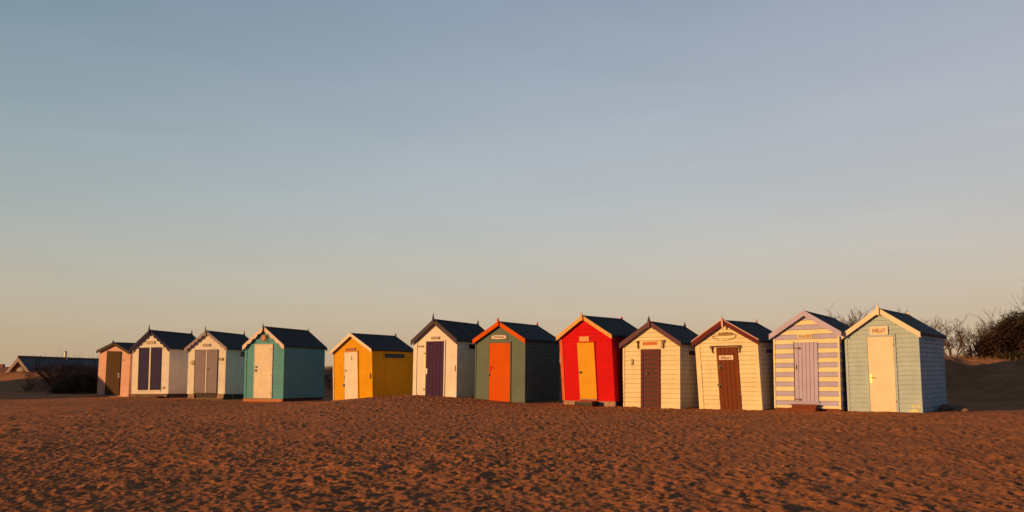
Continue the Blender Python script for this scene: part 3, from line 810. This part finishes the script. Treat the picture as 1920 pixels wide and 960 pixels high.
# ------------------------------------------------------------------ vegetation
def grow(rng, p, d, ln, r, level, segs, out, droop=.0, wob=.25, kids=(4, 4, 3), minr=.003):
    """one branch: a bent tapering path, then its own branches"""
    n = 4 if level < 2 else 3
    pts = [Vector(p)]; d = Vector(d).normalized()
    for k in range(n):
        d = (d + Vector((rng.uniform(-1, 1), rng.uniform(-1, 1), rng.uniform(-.6, 1)-droop))*wob).normalized()
        pts.append(pts[-1]+d*ln/n)
    rad = [max(minr, r*(1-.65*k/n)) for k in range(n+1)]
    out[min(level, 1)].append((pts, rad))
    if level >= len(kids): return
    for _ in range(kids[level]):
        f = rng.uniform(.3, 1.0); q = f*n; i = min(int(q), n-1)
        base = pts[i].lerp(pts[i+1], q-i)
        sd = Vector((rng.uniform(-1, 1), rng.uniform(-1, 1), rng.uniform(-.2, .9)))
        grow(rng, base, d*.75+sd*.8, ln*rng.uniform(.4, .68), rad[i]*.6, level+1, segs, out, droop, wob, kids, minr)

def bare_shrub(x, y, height, spread, stems, label, seed, mats, group, kids=(5, 4, 3), name='bare_shrub', minr=.005, r0=.035, sink=.1):
    rng = random.Random(seed); g = ground(x, y)-sink
    e = empty(name, Matrix.Translation((x, y, g))); tag(e, label, 'shrub' if 'shrub' in name else 'tree', group)
    out = ([], [])
    for k in range(stems):
        an = rng.uniform(0, 6.283); tilt = rng.uniform(.05, spread)
        d = Vector((math.cos(an)*tilt, math.sin(an)*tilt, 1))
        p = (math.cos(an)*.12*spread*stems**.5*.5, math.sin(an)*.12*spread*stems**.5*.5, 0)
        grow(rng, p, d, height*rng.uniform(.6, .85), r0*rng.uniform(.6, 1), 0, None, out, 0, .22, kids, minr)
    for nm, lst, m in (('stems', out[0], mats[0]), ('twigs', out[1], mats[1])):
        mb = MB()
        for pts, rad in lst: mb.tube(pts, rad, 3 if nm == 'twigs' else 5, cap=False)
        mb.build(nm, m, e)
    return e

bark = plain('bark', (.085, .055, .042), .9, var=.35, scale=20, bump=.4)
twig = plain('twig_bark', (.07, .042, .032), .9, var=.3, scale=15)
twig_red = plain('red_twig_bark', (.13, .055, .04), .9, var=.3, scale=15)
GR = 'bare shrubs on the bank behind the huts'
def at_px(px, Y): return (px-960)/1450*Y
for px, Y, hh, sp, st, sd, lab in (
    (1604, 33, 1.7, .5, 20, 3, 'dense bare shrub showing above the roofs between the striped and pale blue huts'),
    (1560, 34, 1.5, .5, 8, 14, 'smaller bare shrub peeping over the dark roof of the striped hut'),
    (1690, 33, 1.75, .45, 8, 5, 'bare shrub showing only its tips above the pale blue hut roof ridge'),
    (1752, 32, 1.6, .45, 8, 8, 'bare shrub rising over the eave end of the pale blue hut roof'),
    (1786, 31, 1.0, .6, 7, 9, 'low spreading bare shrub on the bank touching the pale blue hut'),
    (1815, 32, 1.4, .35, 3, 11, 'thin open bare sapling standing alone against the sky on the bank'),
    (1846, 31.5, 1.25, .5, 7, 12, 'bare shrub leaning against the dark leafy bush on the bank'),
    (1872, 33, 1.6, .4, 6, 13, 'bare shrub whose tips stick up out of the dark leafy bush')):
    bare_shrub(at_px(px, Y), Y, hh, sp, st, lab, sd, (bark, twig), GR)

def leaf_cloud(rng, n, blobs, size, flat=.3):
    """many small leaf-shaped faces spread through a set of overlapping lumps"""
    V = []; F = []
    w = [b[3]*b[4]*b[5] for b in blobs]
    for k in range(n):
        bx, by, bz, rx, ry, rz = rng.choices(blobs, w)[0]
        while True:
            u = Vector((rng.uniform(-1, 1), rng.uniform(-1, 1), rng.uniform(-1, 1)))
            if .05 < u.length < 1: break
        u = u.normalized()*(u.length**.45)*(1+.12*rng.gauss(0, 1))
        p = Vector((bx+u.x*rx, by+u.y*ry, bz+u.z*rz))
        if p.z < -.15: continue
        a = Vector((rng.gauss(0, 1), rng.gauss(0, 1), rng.gauss(0, .7))).normalized()
        b_ = a.orthogonal().normalized(); b_.rotate(Matrix.Rotation(rng.uniform(0, 6.28), 3, a))
        s = size*rng.uniform(.6, 1.4); o = len(V)
        V += [p-a*s, p+b_*s*.45, p+a*s, p-b_*s*.45]; F.append((o, o+1, o+2, o+3))
    return V, F

def leafy_bush(x, y, blobs, n, size, label, seed, mat, group, name='evergreen_bush', stems=7, twigs=True):
    rng = random.Random(seed); g = ground(x, y)-.1
    e = empty(name, Matrix.Translation((x, y, g))); tag(e, label, 'bush', group)
    V, F = leaf_cloud(rng, n, blobs, size)
    mb = MB(); mb.v = V; mb.f = F; mb.mi = [0]*len(F); mb.v = [tuple(v) for v in V]
    mb.build('foliage', mat, e)
    out = ([], [])
    for k in range(stems):
        b = rng.choice(blobs)
        d = Vector((b[0]+rng.uniform(-.5, .5)*b[3], b[1]+rng.uniform(-.5, .5)*b[4], b[2]+b[5]*.8))
        grow(rng, (rng.uniform(-.2, .2), rng.uniform(-.2, .2), 0), d, d.length*1.0, .035, 0, None, out, 0, .15, (4, 3), .004)
    mb = MB()
    for pts, rad in out[0]+out[1]: mb.tube(pts, rad, 4, cap=False)
    mb.build('stems', bark, e)

ever = leafy('evergreen_leaves', (.016, .020, .009), (.05, .04, .02), 3.0)
rust = leafy('rusty_leaves', (.02, .011, .008), (.05, .024, .015), 3.0)
brush = leafy('dry_brush', (.2, .095, .055), (.42, .19, .11), 2.0)
GE = 'leafy bushes on the bank behind the huts'
def P_(px, Y): return at_px(px, Y), Y
x, y = P_(1905, 32)
leafy_bush(x, y, [(-.5, 0, .7, 1.0, .8, .9), (.25, 0, 1.05, .95, .9, .95), (1.1, .1, 1.1, .9, .9, 1.0), (.4, .2, 1.6, .7, .6, .55), (1.2, .2, 1.65, .7, .6, .5), (-.2, -.1, 1.4, .5, .5, .45)], 15000, .05,
           'tall dense dark evergreen bush at the edge of the view on the bank', 31, ever, GE, stems=10)
x, y = P_(1868, 31)
leafy_bush(x, y, [(-.55, 0, .2, .75, .6, .45), (.0, 0, .5, .7, .6, .65), (.5, 0, .8, .7, .6, .75), (.8, 0, 1.0, .6, .6, .7)], 13000, .042,
           'rusty brown rounded bush sloping down in front of the dark evergreen', 32, rust, GE)
x, y = P_(1905, 27.2)
leafy_bush(x, y, [(-.35, 0, .05, .45, .3, .22), (.2, 0, .08, .6, .4, .3), (.7, 0, .1, .6, .4, .3)], 3500, .04,
           'low dark scrub clump growing on the shaded slope of the bank', 33, ever, GE, stems=5)
# left side
GL = 'bushes on the dune beside the pink hut'
x, y = P_(150, 41.5)
leafy_bush(x, y, [(-.6, 0, .35, .7, .6, .45), (.2, 0, .55, .9, .6, .6), (1.0, .2, .6, .8, .6, .6), (-.95, -.2, .1, .5, .4, .3)], 11000, .05,
           'dark green low bush on the dune slope just beside the pink hut', 41, leafy('olive_leaves', (.06, .052, .026), (.17, .11, .06), 3.0), GL)
for px, Y, w, hh, sd, lab in ((106, 48, 1.9, 1.25, 42, 'brown twiggy thicket hiding the lower roof of the bungalow'),
                             (140, 47.5, 1.5, 1.15, 43, 'reddish brown thicket in front of the bungalow flue pipe'),
                             (172, 46.5, 1.3, 1.1, 44, 'brown thicket half hidden by the pink hut')):
    x, y = P_(px, Y)
    leafy_bush(x, y, [(-.5*w, 0, hh*.5, .5*w, .5, hh*.55), (.05*w, 0, hh*.6, .5*w, .5, hh*.6), (.5*w, 0, hh*.65, .45*w, .5, hh*.5)], 6500, .04, lab, sd, brush, GL, name='brown_thicket')
for px, Y, hh, sd, lab in ((160, 45, 1.0, 51, 'thin dry stalks sticking up beside the pink hut roof'),
                           (178, 44, 1.0, 52, 'dry stalks touching the wall of the pink hut'),
                           (618, 37, .75, 53, 'scrubby bare shrub on the bank in the gap beside the yellow hut')):
    x, y = P_(px, Y)
    bare_shrub(x, y, hh, .5, 9, lab, sd, (bark, twig_red), 'dry shrubs on the dune between the huts', kids=(4, 3), minr=.006, r0=.018)
bare_shrub(*P_(55, 47), .5, .6, 8, 'small dark bare shrub on the dune below the bungalow roof', 54, (bark, bark), 'dry shrubs on the dune between the huts', kids=(4, 3), minr=.008, r0=.02)

# dune grass, far too much to count
rg_ = np.random.RandomState(77); V = []; F = []
cnt = 0
while cnt < 24000:
    s = rg_.uniform(-44, 16); t = rg_.uniform(3.2, 13)
    x = .859*s+.512*(t+22.1); y = -.512*s+.859*(t+22.1)
    if abs(x) > y*.72 or (s > -6 and t < 8.5): continue
    dens = float(vnoise(s*.35, t*.35, 60))+.5+.25*(t > 8)
    if dens < .52: continue
    g = float(base_height(x, y)) ; i = int(np.searchsorted(XS, x)); j = int(np.searchsorted(YS, y)); g = float(GZ[j, i])
    hh = rg_.uniform(.04, .13)*(1+.5*(t > 8)); an = rg_.uniform(0, 6.28); w = rg_.uniform(.006, .012); ln = rg_.uniform(.1, .6)*hh
    dx, dy = math.cos(an), math.sin(an); o = len(V)
    V += [(x-dy*w, y+dx*w, g-.03), (x+dy*w, y-dx*w, g-.03), (x+dx*ln*.4+dy*w*.7, y+dy*ln*.4-dx*w*.7, g+hh*.6), (x+dx*ln*.4-dy*w*.7, y+dy*ln*.4+dx*w*.7, g+hh*.6), (x+dx*ln, y+dy*ln, g+hh)]
    F += [(o, o+1, o+2, o+3), (o+3, o+2, o+4)]; cnt += 1
mb = MB(); mb.v = V; mb.f = F; mb.mi = [0]*len(F)
gr = mb.build('dune_grass', leafy('dry_grass', (.12, .075, .036), (.30, .17, .085), .7))
tag(gr, 'short dry grass on the bank behind the huts', 'grass', kind='stuff')

# rocks at the back corner of the pale blue hut
import bmesh
rock_mat = plain('weathered_rock', (.24, .155, .11), .95, var=.35, scale=5, bump=.8)
def rock(x, y, r, sc, label, seed, sink=.3):
    bm = bmesh.new(); bmesh.ops.create_icosphere(bm, subdivisions=3, radius=r)
    off = seed*3.1
    for v in bm.verts:
        c = v.co; n = vnoise(c.x*3/r*.5+off, c.y*1.5/r+c.z*1.1/r+off, seed) + .5*float(vnoise(c.x*3.3/r+off, c.z*3.1/r+c.y*2.2/r, seed+1))
        v.co = Vector((c.x*sc[0], c.y*sc[1], c.z*sc[2]))*(1+.45*float(n))
    me = bpy.data.meshes.new('rock'); bm.to_mesh(me); bm.free(); me.materials.append(rock_mat)
    o = bpy.data.objects.new('rock', me); COL.objects.link(o); o.location = (x, y, ground(x, y)+r*sc[2]*(1-sink)-.02); o.rotation_euler.z = seed
    tag(o, label, 'rock', 'rocks beside the pale blue hut')
px = lambda p, Y: (at_px(p, Y), Y)
rock(*px(1768, 20.4), .17, (1.2, .9, .7), 'small brown rock leaning on the back wall corner of the pale blue hut', 1)
rock(*px(1786, 20.3), .17, (1.5, .9, .55), 'flat rounded rock lying in the sand between two others', 2)
rock(*px(1805, 20.0), .13, (1.3, .9, .45), 'outermost low stone of the three beside the pale blue hut', 3)

# ------------------------------------------------------------------ houses beyond the dune
slate = plain('slate', (.035, .042, .06), .7, var=.3, scale=6, bump=.4)
brick = plain('red_brick', (.30, .12, .075), .85, var=.3, scale=4, bump=.4)
wood_t = paint('weathered_white_trim', (.5, .42, .36))
X0, Y0, ZR, Lh, hwid, pitch = -38.2, 60.0, 2.82, 13.0, 2.6, 1.22
e = empty('bungalow', Matrix.Translation((X0, Y0, -2.9))); tag(e, 'slate roofed red brick bungalow with a round window, sunk behind the dune', 'house')
zr = ZR+2.9; ze = zr-hwid*pitch
mb = MB(); mb.prism([(-hwid, -.6), (hwid, -.6), (hwid, ze), (0, zr-.1), (-hwid, ze)], 0, Lh); mb.build('wall', brick, e)
mb = MB(); o_ = .3; mb.prism([(-hwid-o_, ze-o_*pitch), (-hwid-o_+.1, ze-o_*pitch), (0, zr-.12), (hwid+o_-.1, ze-o_*pitch), (hwid+o_, ze-o_*pitch), (0, zr+.06)], -.12, Lh+.3); rf = mb.build('roof', slate, e)
mb = MB(); mb.tube([(0, -.13, zr+.07), (0, Lh+.3, zr+.07)], [.09, .09], 6); mb.build('ridge_tile', plain('dark_red_tile', (.12, .045, .035), .8), rf)
for sg in (-1, 1):
    mb = MB(); p = [(0, zr+.03), (sg*(hwid+o_), ze-o_*pitch+.0), (sg*(hwid+o_), ze-o_*pitch-.34), (0, zr-.30)]
    mb.prism(p if sg < 0 else p[::-1], -.18, -.122); mb.build('bargeboard', wood_t, e)
mb = MB(); mb.disc(.12, zr-1.02, .27, -.06, -.001, 20); w = mb.build('round_window', wood_t, e)
mb = MB(); mb.disc(.12, zr-1.02, .2, -.075, -.061, 20); mb.build('pane', plain('pale_glass', (.5, .48, .42), .3), w)
mb = MB(); mb.tube([(0, 6.2, zr-.1), (0, 6.2, zr+.62)], [.10, .10], 12); mb.tube([(0, 6.2, zr+.6), (0, 6.2, zr+.66)], [.15, .12], 12); mb.tube([(-.1, 6.2, zr-.1), (-.3, 6.2, zr+.12)], [.12, .05], 8)
mb.build('flue_pipe', M['steel'], e)

X1, Y1 = -66.0, 84.0
e = empty('brick_house', Matrix.Translation((X1, Y1, -3.2))); tag(e, 'low red roofed house far beyond the dune, cut by the edge of the view', 'house')
zr = 2.33+3.2
mb = MB(); mb.box(-9, 9.2, 0, 6, -.6, zr-1.6); mb.build('wall', brick, e)
mb = MB(); mb.add([(-9.4, -.4, zr-1.7), (9.6, -.4, zr-1.7), (9.6, 3, zr), (-9.4, 3, zr), (-9.4, 6.4, zr-1.7), (9.6, 6.4, zr-1.7)], [(0,1,2,3), (3,2,5,4), (1,5,2), (0,3,4), (0,4,5,1)])
rf = mb.build('roof', plain('red_roof_tile', (.28, .10, .07), .8, var=.3, scale=3), e)
mb = MB(); mb.box(8.5, 8.9, 2.8, 3.2, zr-.4, zr+.3); mb.build('chimney', brick, rf)

# ------------------------------------------------------------------ camera
cam = bpy.data.cameras.new('camera'); co_ = bpy.data.objects.new('camera', cam); COL.objects.link(co_)
cam.sensor_width = 36; cam.lens = 1450/1920*36; cam.shift_y = 136/1920
cam.clip_end = 6000
co_.location = (0, 0, ZC); co_.rotation_euler = (R(90)+math.atan(84/1450), 0, 0)
scene.camera = co_

# ------------------------------------------------------------------ sun and sky
SUN_EL = 6.8
SX, SY = -.915, -.403                      # towards the sun, behind and left of the eye
sun = bpy.data.lights.new('sun', 'SUN'); so = bpy.data.objects.new('sun', sun); COL.objects.link(so)
sun.energy = 4.75; sun.angle = R(.55); sun.color = (1.0, .52, .182)
ce_ = math.cos(R(SUN_EL)); sv = Vector((SX*ce_, SY*ce_, math.sin(R(SUN_EL))))
so.rotation_euler = sv.to_track_quat('Z', 'Y').to_euler()
so.location = (-20, -15, 12)

wd = bpy.data.worlds.new('World'); scene.world = wd; wd.use_nodes = True
nt = wd.node_tree; L = nt.links; bg = nt.nodes['Background']
sky = node(nt, 'ShaderNodeTexSky'); sky.sky_type = 'NISHITA'; sky.sun_disc = False
sky.sun_elevation = R(SUN_EL); sky.sun_rotation = math.atan2(SX, SY)
sky.air_density = 1.2; sky.dust_density = 2.0
tc = node(nt, 'ShaderNodeTexCoord'); sp = node(nt, 'ShaderNodeSeparateXYZ'); L.new(tc.outputs['Generated'], sp.inputs[0])
rp = node(nt, 'ShaderNodeValToRGB'); cr = rp.color_ramp
SZ = [0.0, .034, .096, .204, .33, .443, .62, 1.0]
SC = [(.50,.335,.195), (.535,.395,.25), (.558,.495,.388), (.434,.485,.495), (.350,.415,.475), (.258,.328,.412), (.18,.25,.35), (.13,.20,.30)]
zz = [0, .03, .06, .09, .12, .16, .2, .24, .28, .32, .36, .4, .44, .5, .6, .75, 1.0]
def smooth_at(z, k):
    w = [math.exp(-((z-q)/(.035+.10*z))**2) for q in np.linspace(0, 1, 401)]
    return float(np.dot(w, np.interp(np.linspace(0, 1, 401), SZ, [c[k] for c in SC]))/sum(w))
while len(cr.elements) < len(zz): cr.elements.new(.5)
for el, z in zip(cr.elements, zz): el.position = z; el.color = (smooth_at(z, 0), smooth_at(z, 1)*(1-.018*min(1, z/.25)), smooth_at(z, 2), 1)
L.new(sp.outputs[2], rp.inputs[0])
# brighter toward one side high up, as in the photograph's evening sky
wz = node(nt, 'ShaderNodeMapRange'); wz.inputs[1].default_value = 0; wz.inputs[2].default_value = .4; wz.inputs[3].default_value = .12; wz.inputs[4].default_value = 1
L.new(sp.outputs[2], wz.inputs[0])
cl = node(nt, 'ShaderNodeClamp'); cl.inputs[1].default_value = -.6; cl.inputs[2].default_value = .6; L.new(sp.outputs[0], cl.inputs[0])
xw = node(nt, 'ShaderNodeMath', operation='MULTIPLY'); L.new(cl.outputs[0], xw.inputs[0]); L.new(wz.outputs[0], xw.inputs[1])
# and dimmed bluish away from the view, added to cut fill on shaded walls
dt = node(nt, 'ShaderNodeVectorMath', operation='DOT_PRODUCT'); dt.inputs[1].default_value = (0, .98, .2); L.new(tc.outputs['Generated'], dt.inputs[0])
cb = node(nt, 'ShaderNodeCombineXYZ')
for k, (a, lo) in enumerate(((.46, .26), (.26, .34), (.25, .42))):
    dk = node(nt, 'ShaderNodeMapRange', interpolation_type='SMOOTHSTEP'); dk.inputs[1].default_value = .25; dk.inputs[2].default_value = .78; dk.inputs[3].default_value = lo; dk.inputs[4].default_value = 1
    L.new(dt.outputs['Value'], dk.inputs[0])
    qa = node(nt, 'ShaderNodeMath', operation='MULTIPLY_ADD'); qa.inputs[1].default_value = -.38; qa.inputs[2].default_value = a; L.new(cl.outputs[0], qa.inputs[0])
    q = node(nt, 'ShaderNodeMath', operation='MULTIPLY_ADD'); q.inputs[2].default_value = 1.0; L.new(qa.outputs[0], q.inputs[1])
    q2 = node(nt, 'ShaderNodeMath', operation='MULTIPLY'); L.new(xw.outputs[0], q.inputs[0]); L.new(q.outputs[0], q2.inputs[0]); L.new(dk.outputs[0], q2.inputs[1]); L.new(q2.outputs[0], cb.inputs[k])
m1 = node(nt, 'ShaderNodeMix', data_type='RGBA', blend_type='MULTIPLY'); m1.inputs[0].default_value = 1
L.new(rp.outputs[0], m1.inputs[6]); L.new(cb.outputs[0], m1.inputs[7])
# thin high cirrus
mpg = node(nt, 'ShaderNodeMapping'); mpg.inputs['Scale'].default_value = (1.3, 1.3, 6); mpg.inputs['Rotation'].default_value = (R(8), R(28), 0)
L.new(tc.outputs['Generated'], mpg.inputs[0])
nz = node(nt, 'ShaderNodeTexNoise', Scale=2.2, Detail=7.0, Roughness=.55, Distortion=.6); L.new(mpg.outputs[0], nz.inputs['Vector'])
rr = node(nt, 'ShaderNodeMapRange'); rr.inputs[1].default_value=.4; rr.inputs[2].default_value=.75; rr.inputs[3].default_value=.99; rr.inputs[4].default_value=1.05
L.new(nz.outputs[0], rr.inputs[0])
m2 = node(nt, 'ShaderNodeMix', data_type='RGBA', blend_type='MULTIPLY'); m2.inputs[0].default_value = 1
L.new(m1.outputs[2], m2.inputs[6]); L.new(rr.outputs[0], m2.inputs[7])
# evening sky = Nishita scattering tempered by the measured gradient
gain = node(nt, 'ShaderNodeMix', data_type='RGBA', blend_type='MULTIPLY'); gain.inputs[0].default_value = 1
L.new(m2.outputs[2], gain.inputs[6]); gain.inputs[7].default_value = (10.9, 10.9, 10.9, 1)
mixs = node(nt, 'ShaderNodeMix', data_type='RGBA'); mixs.inputs[0].default_value = .93
L.new(sky.outputs[0], mixs.inputs[6]); L.new(gain.outputs[2], mixs.inputs[7])
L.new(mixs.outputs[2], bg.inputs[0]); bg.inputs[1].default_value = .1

scene.view_settings.view_transform = 'Standard'; scene.view_settings.look = 'None'
scene.view_settings.exposure = 0; scene.view_settings.gamma = 1; scene.view_settings.use_curve_mapping = False
